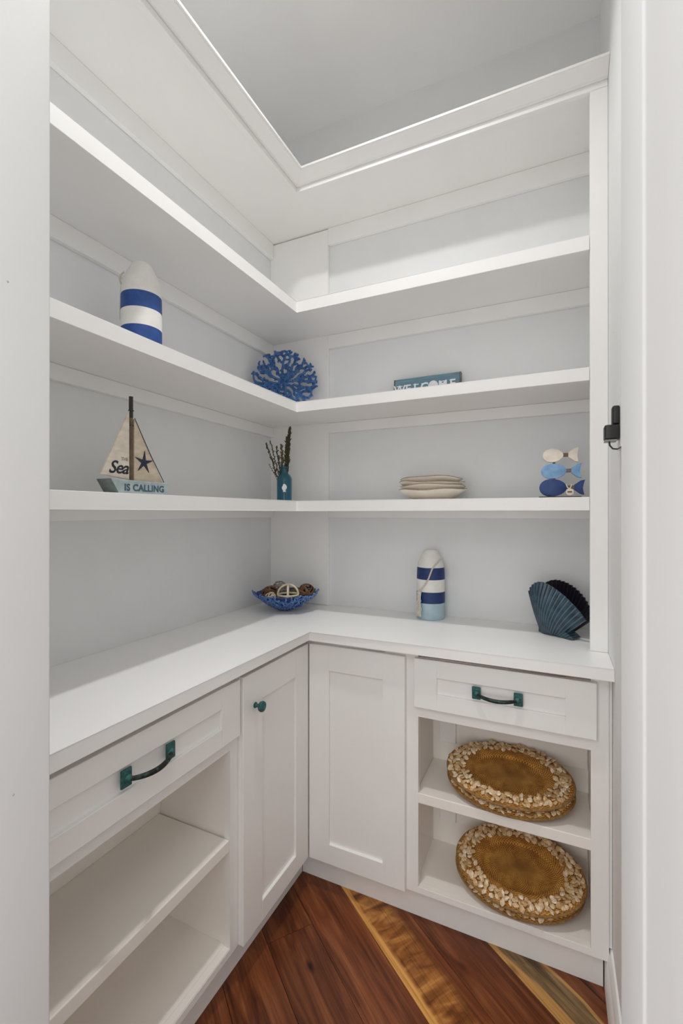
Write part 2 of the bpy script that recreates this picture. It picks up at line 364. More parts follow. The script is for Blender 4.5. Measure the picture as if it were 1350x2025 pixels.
for i, (n0, n1) in enumerate(zip(edges, edges[1:])):
    k = i - 21
    cuts = [-3.6]; u = -3.6 + rnd.uniform(.2, 1.4)
    while u < 4.6: cuts.append(u); u += rnd.uniform(1.1, 1.9)
    cuts.append(5.0)
    if k in (-1, 0, 1, 2): cuts = [-3.6, -1.2, 2.5, 5.0]      # long boards across the visible floor
    if k == -2: cuts = [-3.6, -.9, .66, 2.2, 5.]
    for u0, u1 in zip(cuts, cuts[1:]):
        gp = .0007
        quad = [du*a + dn*b for a, b in ((u0+gp, n0+gp), (u1-gp, n0+gp), (u1-gp, n1-gp), (u0+gp, n1-gp))]
        for rect in ((XL, XR, YF-.195, YB), (-1.1, 2.4, -3.2, YF-.196)):
            pl = clip(quad, *rect)
            if not pl: continue
            org = du*u0 + dn*n0
            loc = [((p-org).dot(du), (p-org).dot(dn)) for p in pl]
            if len(loc) < 3: continue
            area2 = abs(sum(loc[j-1][0]*loc[j][1]-loc[j][0]*loc[j-1][1] for j in range(len(loc))))
            if area2 < .002: continue
            mt = M['sapA'] if k == 0 else M['sapB'] if k == 2 else M['walnut']
            mb = MB().prism(loc, -.02, 0)
            o = mb.build('plank', mt, fl); o.location = (org.x, org.y, 0); o.rotation_euler = (0, 0, ANG)

# ------------------------------------------------------------------ shelves, L shaped, with lipped front edge and wall cleats
AX, BY, XS = .2572, -.2375, 1.2643        # shelf front planes and the inner edge of the right stile
def lshape(ax, by, yf=YF+.002, notch=True):
    p = [(XL+g, YB-g), (XL+g, yf), (ax, yf), (ax, by), (XS-g, by)]
    p += [(XS-g, by+.021), (XR-g, by+.021)] if notch else [(XR-g, by)]
    return p + [(XR-g, YB-g)]
def edge_L(mb, ax, by, th, z0, z1, x1=XS-g):
    # front lip following both runs, mitred in the corner
    mb.prism([(ax-th, YF+.002), (ax, YF+.002), (ax, by), (x1, by), (x1, by+th), (ax-th, by+th)], z0, z1); return mb
def shelf(name, label, zt, zb, zc):
    t = thing(name, label, 'shelf', (AX, BY, zb))
    W_ = t.location
    # board polygon cut back behind the lip
    p = [(XL+g, YB-.018-g), (XL+g, YF+.002), (AX-.02, YF+.002), (AX-.02, BY+.0215), (XR-g, BY+.0215), (XR-g, YB-g), (.2625, YB-g), (.2625, YB-.018-g)]
    MB().prism(p, zb+.002, zt).build('board', M['trim'], t, world=W_)
    edge_L(MB(), AX, BY, .02, zb, zt+.0003).bevel(.0012, 1).build('front_edge', M['trim'], t, world=W_)
    MB().box(XL+g, XL+.018, YF+.002, YB-.018-g, zc, zb+.0015).bevel(.001, 1).build('cleat', M['trim'], t, world=W_)
    MB().box(.2625, XR-g, YB-.018, YB-g, zc, zb+.0015).bevel(.001, 1).build('cleat', M['trim'], t, world=W_)
    return t
shelf('corner_shelf', 'lowest white L-shaped wall shelf, holding the sailboat and the plates', 1.3702, 1.3300, 1.302)
shelf('corner_shelf', 'middle white L-shaped wall shelf, holding the welcome sign and blue coral', 1.7558, 1.7166, 1.675)
shelf('corner_shelf', 'upper empty white L-shaped wall shelf', 2.1480, 2.1044, 2.049)
# top: soffit board, rail and crown moulding
t = thing('top_shelf', 'white top shelf with crown molding running round the corner below the ceiling', 'shelf', (AX, BY, 2.576)); W_ = t.location
MB().prism(lshape(AX-.018, BY+.0215, notch=False), 2.579, 2.60).build('board', M['trim'], t, world=W_)
edge_L(MB(), AX, BY, .018, 2.573, 2.60, x1=XR-g).bevel(.001, 1).build('rail', M['trim'], t, world=W_)
MB().box(XL+g, XL+.018, YF+.002, YB-.019, 2.506, 2.5785).bevel(.001, 1).build('cleat', M['trim'], t, world=W_)
MB().box(.2625, XR-g, YB-.018, YB-g, 2.506, 2.5785).bevel(.001, 1).build('cleat', M['trim'], t, world=W_)
cr = [(0, 2.592), (.004, 2.592), (.005, 2.5945), (.010, 2.5955), (.044, 2.615), (.046, 2.619), (.050, 2.619), (.050, 2.6265), (0, 2.6265)]
sts = [[(AX+q+g, YF+.003, z) for q, z in cr], [(AX+q+g, BY-q-g, z) for q, z in cr], [(XR-g, BY-q-g, z) for q, z in cr]]
MB().sweep(None, sts).build('crown_molding', M['trim'], t, world=W_)
# right face stile standing on the counter
tag(MB().box(XS, XR-.0005, BY, BY+.02, .9145, 2.5725).bevel(.0012, 1).build('face_stile', M['trim']),
    'white vertical face board at the right end of the shelves, standing on the counter', 'trim')

# ------------------------------------------------------------------ countertop
AC, BC = .4024, -.3973
cp = [(XL+g, YB-g), (XL+g, YF+.002), (AC, YF+.002), (AC, BC), (XR-g, BC), (XR-g, YB-g)]
mb = MB().prism(cp, .883, .914)
ed = [e for e in mb.bm.edges if all(v.co.z > .9 for v in e.verts) and (abs(sum(v.co.x for v in e.verts)/2-AC) < .001 or abs(sum(v.co.y for v in e.verts)/2-BC) < .001)]
bmesh.ops.bevel(mb.bm, geom=ed, offset=.006, segments=4, affect='EDGES', profile=.5)
tag(mb.build('countertop', M['counter'], smooth=True), 'white L-shaped countertop over the base cabinets', 'countertop')

# ------------------------------------------------------------------ base cabinets
FA, DA, KA = .364, .384, .326             # left run: face frame, door face, toe board planes (x)
FB, DB, KB = -.3485, -.3685, -.3104       # right run (y)
ZD, ZT, ZDB = .1109, .8628, .7088         # door bottom, door and drawer top, drawer bottom
def shaker(plane, a0, a1, z0, z1, pa0, pa1, pz0, pz1, front, th=.0195, rec=.009):
    """frame (four members) and panel; plane 'x' or 'y'; front = face coordinate, body goes back from it"""
    fr, pn = MB(), MB(); sg = -1 if plane == 'x' else 1
    def bx(m, a, b, z, zz, f, d):
        lo, hi = sorted((f, f + sg*d))
        if plane == 'x': m.box(lo, hi, a, b, z, zz)
        else: m.box(a, b, lo, hi, z, zz)
    for a, b, z, zz in ((a0, pa0, z0, z1), (pa1, a1, z0, z1), (pa0, pa1, z0, pz0), (pa0, pa1, pz1, z1)): bx(fr, a, b, z, zz, front, th)
    bmesh.ops.remove_doubles(fr.bm, verts=fr.bm.verts, dist=1e-5)
    bx(pn, pa0, pa1, pz0, pz1, front + sg*rec, th-rec-.001)
    return fr, pn
def add_handle(par, W_, plane, c, z, front):
    """bowed pull with two square hammered backplates; c = centre along the run"""
    def P(a, out, zz): return (front+out, a, zz) if plane == 'x' else (a, front-out, zz)
    h = MB()
    pts, rr = [], []
    for i in range(15):
        q = i/14; a = c + (q-.5)*.112; out = .008 + .020*math.sin(math.pi*q)**.7
        pts.append(P(a, out, z - .002 - .004*math.sin(math.pi*q))); rr.append(.0046 + .0012*math.sin(math.pi*q))
    h.tube(pts, rr, 10)
    hd = h.build('handle', M['bronze'], par, smooth=True, world=W_)
    for s_ in (-1, 1):
        a = c + s_*.0585; m = MB()
        lo, hi = a-.0125, a+.0125
        if plane == 'x': m.box(front+.0002, front+.006, lo, hi, z-.0185, z+.0185)
        else: m.box(lo, hi, front-.006, front-.0002, z-.0185, z+.0185)
        m.bevel(.0018, 2)
        q = P(a - s_*.002, .006, z-.001); m.ball(q, .0095, 2, (.9, 1, 1) if plane == 'x' else (1, .9, 1))
        m.bm.normal_update()
        for v in m.bm.verts: v.co += Vector((noise.noise(v.co*180), noise.noise(v.co*180+Vector((9,0,0))), noise.noise(v.co*180+Vector((0,9,0)))))*.0006
        o = m.build('handle', M['patina'], par, smooth=True, world=W_)
        o.name = 'handle_plate'
# left cabinet
t = thing('base_cabinet', 'white base cabinet along the left wall with a drawer, knobbed door and empty shelves', 'cabinet', (KA, -.9, 0)); W_ = t.location
f = MB()
y0, y1 = YF+.003, FB-g                    # frame ends
oy0, oy1, oz0, oz1 = -1.361, -.7709, .1286, .6713
def fbx(a, b, z, zz, x0=FA-.02, x1=FA): f.box(x0, x1, a, b, z, zz)
fbx(y0, oy0, .1073, .8605); fbx(oy1, y1, .1073, .8605); fbx(oy0, oy1, .1073, .126); fbx(oy0, oy1, oz1, .8605)
bmesh.ops.remove_doubles(f.bm, verts=f.bm.verts, dist=1e-5)
f.build('face_frame', M['trim'], t, world=W_)
MB().box(.312, KA, YF+.003, KB-.002, .0005, .1068).build('toe_board', M['trim'], t, world=W_)
MB().box(.088, .100, oy0-.03, oy1+.03, .10, .88).build('back_panel', M['inside'], t, world=W_)
MB().box(.1005, FA-.0205, oy1+.004, oy1+.02, .1287, .88).build('side_panel', M['inside'], t, world=W_)
MB().box(.1005, FA-.0205, oy0-.02, oy0-.004, .1287, .88).build('side_panel', M['inside'], t, world=W_)
MB().box(.1005, FA-.0205, oy0-.02, oy1+.02, .110, .1284).box(FA-.0202, FA-.001, oy0+.0005, oy1-.0005, .1262, .1284).build('bottom_panel', M['inside'], t, world=W_)
MB().box(.1005, FA-.002, oy0+.001, oy1-.001, .3935, .4256).bevel(.002, 2).build('shelf', M['inside'], t, world=W_)
fr, pn = shaker('x', -.738, -.3705, ZD, ZT, -.6475, -.4525, .1715, .772, DA)
d = fr.bevel(.0012, 1).build('door', M['trim'], t, world=W_); pn.build('panel', M['trim'], d, world=W_)
k = MB().lathe([(.008, 0), (.0085, .002), (.0055, .004), (.005, .012), (.0075, .015), (.0135, .019), (.0155, .024), (.0145, .029), (.009, .032), (.002, .0328)], 20)
k.move(Matrix.Translation((DA, -.684, .7665)) @ Matrix.Rotation(R(90), 4, 'Y')).build('knob', M['patina'], d, smooth=True, world=W_)
fr, pn = shaker('x', -1.380, -.7516, ZDB, ZT, -1.3035, -.828, .758, .809, DA)
d = fr.bevel(.0012, 1).build('drawer', M['trim'], t, world=W_); pn.build('panel', M['trim'], d, world=W_)
add_handle(d, W_, 'x', -1.066, .788, DA)
# right cabinet
t = thing('base_cabinet', 'white base cabinet along the back wall, its open shelves holding woven placemats', 'cabinet', (.85, KB, 0)); W_ = t.location
f = MB()
ox0, ox1 = .7741, 1.2593
XF = 1.3023
def fbx2(a, b, z, zz): f.box(a, b, FB, FB+.02, z, zz)
fbx2(FA+g, ox0, .1073, .882); fbx2(ox1, XF, .1073, .882); fbx2(ox0, ox1, .1073, .126); fbx2(ox0, ox1, oz1, .8605)
bmesh.ops.remove_doubles(f.bm, verts=f.bm.verts, dist=1e-5)
f.build('face_frame', M['trim'], t, world=W_)
MB().box(XF+.0008, XR-.001, FB+.008, FB+.022, .14, .882).build('filler_strip', M['trim'], t, world=W_)
MB().box(KA+g, XR-.02, KB, KB+.014, .0005, .1068).build('toe_board', M['trim'], t, world=W_)
YI = -.115
MB().box(ox0-.04, ox1+.03, YI, YI+.012, .10, .88).build('back_panel', M['inside'], t, world=W_)
MB().box(ox0-.025, ox0-.009, FB+.0205, YI-.0005, .1287, .88).build('side_panel', M['inside'], t, world=W_)
MB().box(ox1+.007, ox1+.021, FB+.0205, YI-.0005, .1287, .88).build('side_panel', M['inside'], t, world=W_)
MB().box(ox0-.025, ox1+.021, FB+.0205, YI-.0005, .110, .1284).box(ox0+.0005, ox1-.0005, FB+.001, FB+.0202, .1262, .1284).build('bottom_panel', M['inside'], t, world=W_)
MB().box(ox0-.0085, ox1+.0065, FB+.002, YI-.001, .3935, .4256).bevel(.002, 2).build('shelf', M['inside'], t, world=W_)
for z0, z1 in ((.498, .66), (.215, .391)):
    MB().box(.792, .850, YI-.013, YI-.0006, z0, z1).bevel(.001, 1).build('wall_cleat', M['trim'], t, world=W_)  # lit left part of the cleat, its brightness put into whiter paint
    MB().box(.8506, ox1+.005, YI-.010, YI-.0006, z0+.004, z1).bevel(.001, 1).build('wall_cleat', M['inside'], t, world=W_)
fr, pn = shaker('y', .3865, .7355, ZD, ZT, .4645, .661, .179, .7775, DB)
d = fr.bevel(.0012, 1).build('door', M['trim'], t, world=W_); pn.build('panel', M['trim'], d, world=W_)
fr, pn = shaker('y', .7655, 1.2726, ZDB, ZT, .838, 1.197, .7585, .8095, DB)
d = fr.bevel(.0012, 1).build('drawer', M['trim'], t, world=W_); pn.build('panel', M['trim'], d, world=W_)
add_handle(d, W_, 'y', 1.0165, .786, DB)

# ------------------------------------------------------------------ props
# striped wooden buoys
BP = [(.051, 0), (.0535, .004), (.054, .10), (.0535, .165), (.052, .195), (.047, .218), (.039, .238), (.031, .252), (.0285, .258), (.024, .264), (.012, .267), (.001, .2675)]
def bprof(z):
    for (r0, z0), (r1, z1) in zip(BP, BP[1:]):
        if z0 <= z <= z1: return r0 + (r1-r0)*(z-z0)/max(z1-z0, 1e-6)
    return BP[-1][0]
def buoy(loc, rz, label, bands):
    t = thing('wooden_buoy', label, 'buoy', loc, rz, 'striped wooden buoys')
    for z0, z1, m, nm in bands:
        zz = [z0] + [z for r, z in BP if z0 < z < z1] + [z1]
        MB().lathe([(bprof(z), z) for z in zz], 40).build(nm, M[m], t, smooth=True)
    return t
b1 = buoy((.118, -.852, 1.7561), 0, 'blue and white striped wooden buoy on the middle shelf, left of the coral',
          [(0, .079, 'blue', 'blue_band'), (.079, .127, 'white', 'white_band'), (.127, .172, 'blue', 'blue_band'), (.172, .2675, 'white', 'white_top')])
def on_buoy(a, z, off=.003): r = bprof(z)+off; return (r*math.cos(a), r*math.sin(a), z)
MB().tube([on_buoy(R(-118-4*i), .232-.004*i, .004+.004*math.sin(i*.5)) for i in range(8)] + [on_buoy(R(-152), .19-.02*i, .004) for i in range(5)], .0026, 7).build('rope', M['rope'], b1, smooth=True)
b2 = buoy((.731, -.016, .9144), 0, 'striped buoy with a pale blue base and a rope tassel, on the counter',
          [(0, .063, 'paleblue', 'pale_blue_base'), (.063, .106, 'navy', 'navy_band'), (.106, .153, 'white', 'white_band'), (.153, .1985, 'navy', 'navy_band'), (.1985, .2675, 'white', 'white_top')])
A0 = math.atan2(CY+.016, CX-.731)          # direction to the doorway
path = [on_buoy(A0+R(60), .232), on_buoy(A0+R(35), .222), on_buoy(A0+R(18), .210), on_buoy(A0+R(5), .195), on_buoy(A0-R(8), .160), on_buoy(A0-R(22), .135), on_buoy(A0-R(38), .115, .005), on_buoy(A0-R(44), .108, .007)]
MB().tube(path, .003, 8).build('rope', M['rope'], b2, smooth=True)
MB().ball(on_buoy(A0-R(44), .104, .008), .009, 2).build('rope_knot', M['rope'], b2, smooth=True)
mb = MB(); rr_ = random.Random(3)
for i in range(9):
    a = A0-R(44)+R(rr_.uniform(-9, 9)); pts = []
    for j in range(7):
        q = j/6; pts.append(on_buoy(a+R(rr_.uniform(-3, 3)+ (i-4)*2.0*q), .102-.088*q, .006+.004*rr_.random()+.004*q))
    mb.tube(pts, .0022, 6)
mb.build('rope_tassel', M['rope'], b2, smooth=True)

# branching blue coral (bowl shaped lattice): tubes grown over a shallow cap
def coral_lattice(rad, depth, seed, rtube=.0046):
    rg = random.Random(seed); mb = MB()
    def cap(x, y): q = math.hypot(x, y)/rad; return Vector((x, y, depth*q**1.8))
    att = []
    while len(att) < 900:
        x, y = rg.uniform(-1, 1)*rad, rg.uniform(-1, 1)*rad
        if math.hypot(x, y) < rad*(.97+.05*rg.random()): att.append((x, y))
    nodes = [(0., 0.)]; par = [-1]; step = rad*.046
    for it in range(60):
        acc = {}
        for ax, ay in att:
            d, k = min(((nx-ax)**2+(ny-ay)**2, k) for k, (nx, ny) in enumerate(nodes))
            if d < (rad*.6)**2: a = acc.setdefault(k, [0, 0]); L = math.sqrt(d)+1e-6; a[0] += (ax-nodes[k][0])/L; a[1] += (ay-nodes[k][1])/L
        if not acc: break
        for k, (dx, dy) in acc.items():
            L = math.hypot(dx, dy)+1e-6; dx, dy = dx/L+rg.uniform(-.35, .35), dy/L+rg.uniform(-.35, .35)
            nodes.append((nodes[k][0]+dx*step, nodes[k][1]+dy*step)); par.append(k)
        att = [(ax, ay) for ax, ay in att if min((nx-ax)**2+(ny-ay)**2 for nx, ny in nodes) > (rad*.050)**2]
        if not att: break
    n = len(nodes); kids = [0]*n; hops = [0]*n; P = []
    for k in range(n-1, 0, -1): kids[par[k]] += kids[k]+1
    for k in range(n):
        p = cap(*nodes[k]); p.z += rg.uniform(-.005, .005); P.append(p)
        hops[k] = 0 if k == 0 else hops[par[k]]+1
    def th(k): return rtube*(.72+.30*min(1, kids[k]/25)**.5)
    for k in range(1, n):
        a, b = P[par[k]], P[k]
        if (a-b).length < 1e-4: continue
        mb.tube([a, b], [th(par[k]), th(k)], 7); mb.ball(b, th(k)*(1.0 if kids[k] else 1.12), 1)
    # twigs that grew together
    for k in range(1, n):
        for q in range(k+1, n):
            d = (P[k]-P[q]).length
            if rad*.075 < d < rad*.125 and abs(hops[k]-hops[q]) < 9 and par[q] != k and par[k] != q and rg.random() < .34:
                m = (P[k]+P[q])/2 + Vector((0, 0, rg.uniform(-.003, .004))); mb.tube([P[k], m, P[q]], rtube*.7, 6)
    return mb
mb = coral_lattice(.140, .032, 11, .0056)
o = mb.build('coral_ornament', M['coral'], smooth=True)
tag(o, 'round openwork blue coral ornament leaning in the corner on the middle shelf', 'coral')
o.location = (.098, -.070, 1.7558+.1385)
face = Vector((CX-.1, CY+.07, 0)).normalized(); face = (face + Vector((0, 0, .22))).normalized()
o.rotation_euler = face.to_track_quat('Z', 'Y').to_euler()
# coral bowl on the counter, with decorative balls lying in it
BO = Vector((.140, -.128, .9158))
bowl = thing('coral_bowl', 'blue coral-textured bowl of woven twig balls on the counter corner', 'bowl', BO)
mb = MB().lathe([(.001, .0085), (.030, .0115), (.05, .0180), (.066, .0255), (.096, .0450), (.116, .0600), (.126, .0690), (.124, .0710), (.114, .0625), (.094, .0478), (.064, .0285), (.04, .0175), (.001, .0120)], 56,
                lambda a, r, z: (1+.018*noise.noise(Vector((a*4, r*60, z*50))), .003*noise.noise(Vector((math.cos(a)*7, math.sin(a)*7, z*40)))), cap=False)
mb.build('bowl', M['navy'], bowl, smooth=True)
mb = coral_lattice(.138, .072, 21, .0046)
c_ = mb.build('coral_branches', M['coralw'], bowl, smooth=True); c_.location = (0, 0, .0040); c_['kind'] = 'stuff'
def ring_ball(name, label, c, r, m, rings, th, seed, rot):
    rg = random.Random(seed); mb = MB()
    for k in range(rings):
        if rings <= 4: mt = Matrix.Rotation(math.pi*k/(rings-1), 4, 'Z') @ Matrix.Rotation(R(90), 4, 'X') if k < rings-1 else Matrix.Identity(4)
        else: mt = Matrix.Rotation(rg.uniform(0, 6.28), 4, 'Z') @ Matrix.Rotation(rg.uniform(0, 3.14), 4, 'X')
        rr = r*(1 if rings <= 4 else rg.uniform(.9, 1.0))
        mb.tube([mt @ Vector((rr*math.cos(q*6.2832/28), rr*math.sin(q*6.2832/28), 0)) for q in range(28)], th, 6, closed=True, flat=1.0)
    o = mb.build(name, m, smooth=True); o.location = c; o.rotation_euler = rot
    tag(o, label, 'ball', 'decorative balls in the coral bowl'); return o
ring_ball('twig_ball', 'cream twig ring ball in the middle of the blue bowl', BO+Vector((.035, -.040, .070)), .042, M['twig'], 3, .0042, 1, (R(0), 0, R(30)))
ring_ball('twig_ball', 'grey woven twig ball at the back left of the blue bowl', BO+Vector((-.040, .015, .078)), .036, M['twiggrey'], 11, .0026, 2, (0, 0, 0))
ring_ball('twig_ball', 'dark brown woven ball at the left front of the blue bowl', BO+Vector((-.050, -.048, .066)), .036, M['twigdark'], 14, .003, 3, (0, 0, 0))
ring_ball('twig_ball', 'brown woven ball at the right of the blue bowl', BO+Vector((.082, .030, .074)), .034, M['twigdark'], 14, .003, 4, (.4, 0, 0))
ring_ball('twig_ball', 'small pale woven ball at the front of the blue bowl', BO+Vector((-.020, -.086, .064)), .021, M['twig'], 9, .0024, 6, (.4, 0, 0))
o = MB().ball((0, 0, 0), .032, 3).build('seed_pod', M['moss'], smooth=True); o.location = BO+Vector((.018, .050, .052)); tag(o, 'olive green pod behind the twig balls in the blue bowl', 'pod')

# wooden sailboat
SB = Vector((.150, -.905, 1.3705))
t = thing('toy_sailboat', 'wooden toy sailboat with lettered sails and pale blue hull on the lowest shelf', 'sailboat', SB)
# local: x toward the room, y along the shelf to the back wall
MB().prism([(-.066, 0), (.094, 0), (.097, .036), (-.090, .039)], -.026, .026, 'yzx').bevel(.0015, 1).build('hull', M['hull'], t)
MB().prism([(-.0667, .001), (-.0650, .001), (-.0890, .0385), (-.0908, .0385)], -.0262, .0262, 'yzx').build('hull_end', M['hullend'], t)
MB().tube([(0, -.009, .030), (0, -.009, .205)], .0052, 10).build('mast', M['mast'], t, smooth=True)
MB().tube([(0, -.009, .205), (0, -.009, .262)], .0054, 10).build('mast_tip', M['mastdark'], t, smooth=True)
MB().prism([(-.016, .040), (-.016, .224), (-.100, .050)], -.003, .003, 'yzx').bevel(.001, 1).build('sail', M['sail'], t)
MB().prism([(-.001, .036), (-.001, .205), (.098, .038)], -.003, .003, 'yzx').bevel(.001, 1).build('sail', M['sail2'], t)
rig = MB().tube([(.004, -.001, .206), (.004, .05, .117), (.005, .099, .040)], .0011, 6)
for z in (.185, .225): rig.tube([(.0065*math.cos(a), -.009+.0065*math.sin(a), z) for a in [i*.7 for i in range(9)]], .0012, 5)
rig.build('rigging', M['ink'], t, smooth=True)
FX = Matrix(((0, 0, 1, 0), (1, 0, 0, 0), (0, 1, 0, 0), (0, 0, 0, 1)))   # text plane xy -> yz, facing +x
def sail_text(body, size, y, z, x, m, **kw):
    text_bm(body, size, **kw).move(Matrix.Translation((x, y, z)) @ FX).build('lettering', m, t)
sail_text('Sea', .046, -.050, .069, .0032, M['ink'], shear=.35, bold=.0007, space=.92)
sail_text('THE', .0125, -.031, .093, .0032, M['inkfade'], bold=.0002)
sail_text('IS CALLING', .0245, .014, .018, .0262, M['inkblue'], bold=.0007, space=1.05)
sp = []
for i in range(10):
    a = R(72*(i//2) + 14) if i % 2 == 0 else R(72*(i//2) + 50); r = .032 if i % 2 == 0 else .0085
    sp.append((.030 + r*math.cos(a), .0905 + r*math.sin(a)))
MB().prism(sp, .0032, .0052, 'yzx').build('starfish', M['starink'], t)

# teal bottle with dried stems
VB = Vector((.130, -.125, 1.3704))
t = thing('bottle_vase', 'small teal glass bottle with dried herb stems in the corner of the lowest shelf', 'vase', VB, math.atan2(CY-VB.y, CX-VB.x))
MB().lathe([(.001, 0), (.029, 0), (.032, .003), (.032, .094), (.030, .103), (.0235, .113), (.0172, .119), (.0158, .125), (.0158, .140), (.0195, .142), (.0195, .147), (.0155, .148),
            (.0125, .147), (.0125, .122), (.0205, .110), (.0285, .098), (.0285, .006), (.001, .006)], 36, cap=False).build('bottle', M['glass'], t, smooth=True)
ch = MB().prism([(-.009, .040), (-.005, .0415), (-.006, .046), (-.010, .052), (-.0105, .060), (-.006, .067), (-.006, .071), (0, .074), (.005, .070), (.010, .064), (.010, .055), (.005, .049), (.005, .042), (.009, .040)], .0323, .0345, 'yzx')
ch.build('white_charm', M['silver'], t)
def sprig(base, tip, nl, ll, seed, m, th=.0012, spread=1.0):
    rg = random.Random(seed); mb = MB(); b, e = Vector(base), Vector(tip); ctrl = (b+e)/2 + Vector((0, 0, .012)); pts = []
    for i in range(9):
        q = i/8; pts.append(b*(1-q)**2 + ctrl*2*q*(1-q) + e*q*q)
    mb.tube(pts, [th*(1.3-.7*i/8) for i in range(9)], 5)
    for k in range(nl):
        q = .30+.70*k/nl; i = min(int(q*8), 7); p = pts[i].lerp(pts[i+1], q*8-i); d = (pts[i+1]-pts[i]).normalized()
        v = Vector((rg.uniform(-1, 1), rg.uniform(-1, 1), rg.uniform(-.3, .9)))*spread; v = (v + d*.9).normalized()
        L = ll*rg.uniform(.6, 1.1)*(1.15-.6*q)
        mb.tube([p, p+v*L*.5, p+v*L], [.0012, .0031, .0007], 5)
    return mb.build('stem', m, t, smooth=True)
# local x points to the camera, local y is to the camera's right, reversed for left
sprig((0, .002, .02), (.0, .023, .310), 210, .026, 1, M['herb'], .0022, .75)
sprig((.002, .0, .02), (.005, .012, .270), 150, .026, 2, M['herb'], .002, .8)
sprig((0, -.002, .02), (.0, -.012, .235), 100, .024, 3, M['herb2'], .0018, .9)
sprig((.003, -.004, .02), (.006, -.034, .235), 34, .020, 4, M['herb'], .0014, .8)
sprig((0, -.004, .02), (.004, -.078, .245), 40, .018, 5, M['herb'], .0011, .8)
sprig((0, -.004, .02), (.0, -.060, .258), 30, .016, 6, M['herb2'], .0010, .8)
sprig((0, -.002, .03), (.008, -.066, .160), 10, .010, 7, M['herb2'], .0008, .5)

# stack of wavy-rimmed cream dishes
PB = Vector((.752, -.085, 1.3704))
def dish(i, zoff, ph, r0, label):
    t = thing('cream_dish', label, 'dish', PB+Vector((0, 0, zoff)), ph, 'stacked cream dishes')
    wob = lambda a, r, z: (1 + (r/.124)**2*(.022*math.cos(3*a) + .014*math.cos(2*a+1)), (r/.124)**3*(.0030*math.cos(2*a+.6) + .0018*math.cos(5*a)))
    s = r0/.124
    MB().lathe([(.001, 0), (.055*s, 0), (.066*s, .002), (.090*s, .013), (.112*s, .027), (.123*s, .0345), (.124*s, .0368), (.1205*s, .0365), (.108*s, .0285), (.086*s, .0162), (.062*s, .0062), (.001, .005)], 56, wob, cap=False).build('body', M['cream'], t, smooth=True)
    ring = []
    for k in range(56):
        a = 2*math.pi*k/56; q, dz = wob(a, r0, .037); ring.append((r0*.9935*q*math.cos(a), r0*.9935*q*math.sin(a), .0372+dz))
    MB().tube(ring, .0015, 6, closed=True).build('rim', M['rim'], t, smooth=True)
dish(0, 0, .3, .124, 'bottom cream dish of the stack, resting on the lowest shelf')
dish(1, .0150, 2.2, .121, 'second cream dish from the bottom of the stack')
dish(2, .0275, 4.0, .119, 'third cream dish from the bottom of the stack')
dish(3, .0430, 5.3, .116, 'topmost cream dish of the stack')

# three stacked wooden fish on a base
FB_ = Vector((1.172, -.130, 1.3704))
t = thing('fish_ornament', 'three stacked wooden fish, cream over sky blue over navy, on a dark base', 'ornament', FB_, R(2))
MB().box(-.050, .074, -.022, .022, 0, .006).bevel(.0015, 1).build('base', M['base'], t)
def fish(cx, cz, L, Hh, tail, m, tm):
    n = 28; body = [(cx + L/2*math.cos(2*math.pi*i/n), cz + Hh/2*math.sin(2*math.pi*i/n)*(1-.12*math.cos(2*math.pi*i/n))) for i in range(n)]
    o = MB().prism(body, -.009, .009, 'xzy').bevel(.0015, 2).build('fish_body', m, t, smooth=True)
    MB().box(cx+L/2-.008, tail+.004, -.005, .005, cz-.005, cz+.007).bevel(.001, 1).build('fish_joint', M['fishwood'], o)
    tl = [(tail, cz-.007), (tail+.018, cz-.021), (tail+.029, cz-.024), (tail+.024, cz-.002), (tail+.031, cz+.024), (tail+.019, cz+.022), (tail, cz+.008)]
    MB().prism(tl, -.008, .008, 'xzy').bevel(.001, 1).build('fish_tail', tm, o)
fish(-.008, .0345, .082, .057, .0535, M['fishnavy'], M['fishnavy'])
fish(-.006, .0885, .076, .048, .045, M['fishblue'], M['fishblue'])
fish(-.008, .1395, .062, .044, .037, M['fishwhite'], M['fishwhite'])
for z0, z1 in ((.058, .070), (.110, .120)): MB().tube([(-.005, 0, z0), (-.005, 0, z1)], .004, 8).build('peg', M['fishwood'], t, smooth=True)
tg = [(.0405+.0115*math.cos(a*.5236), .0200+.0115*math.sin(a*.5236)) for a in range(12)]
o = MB().prism(tg, -.0135, -.0115, 'xzy').build('round_tag', M['tag'], t)
MB().box(.034, .047, -.0142, -.0135, .0175, .0225).build('tag_mark', M['fishwood'], o)
MB().tube([(.030, -.0105, .045), (.034, -.013, .034), (.0405, -.0128, .030)], .0016, 6).tube([(.046, -.0105, .044), (.044, -.013, .036), (.0405, -.0128, .030)], .0016, 6).build('twine', M['twig'], t, smooth=True)

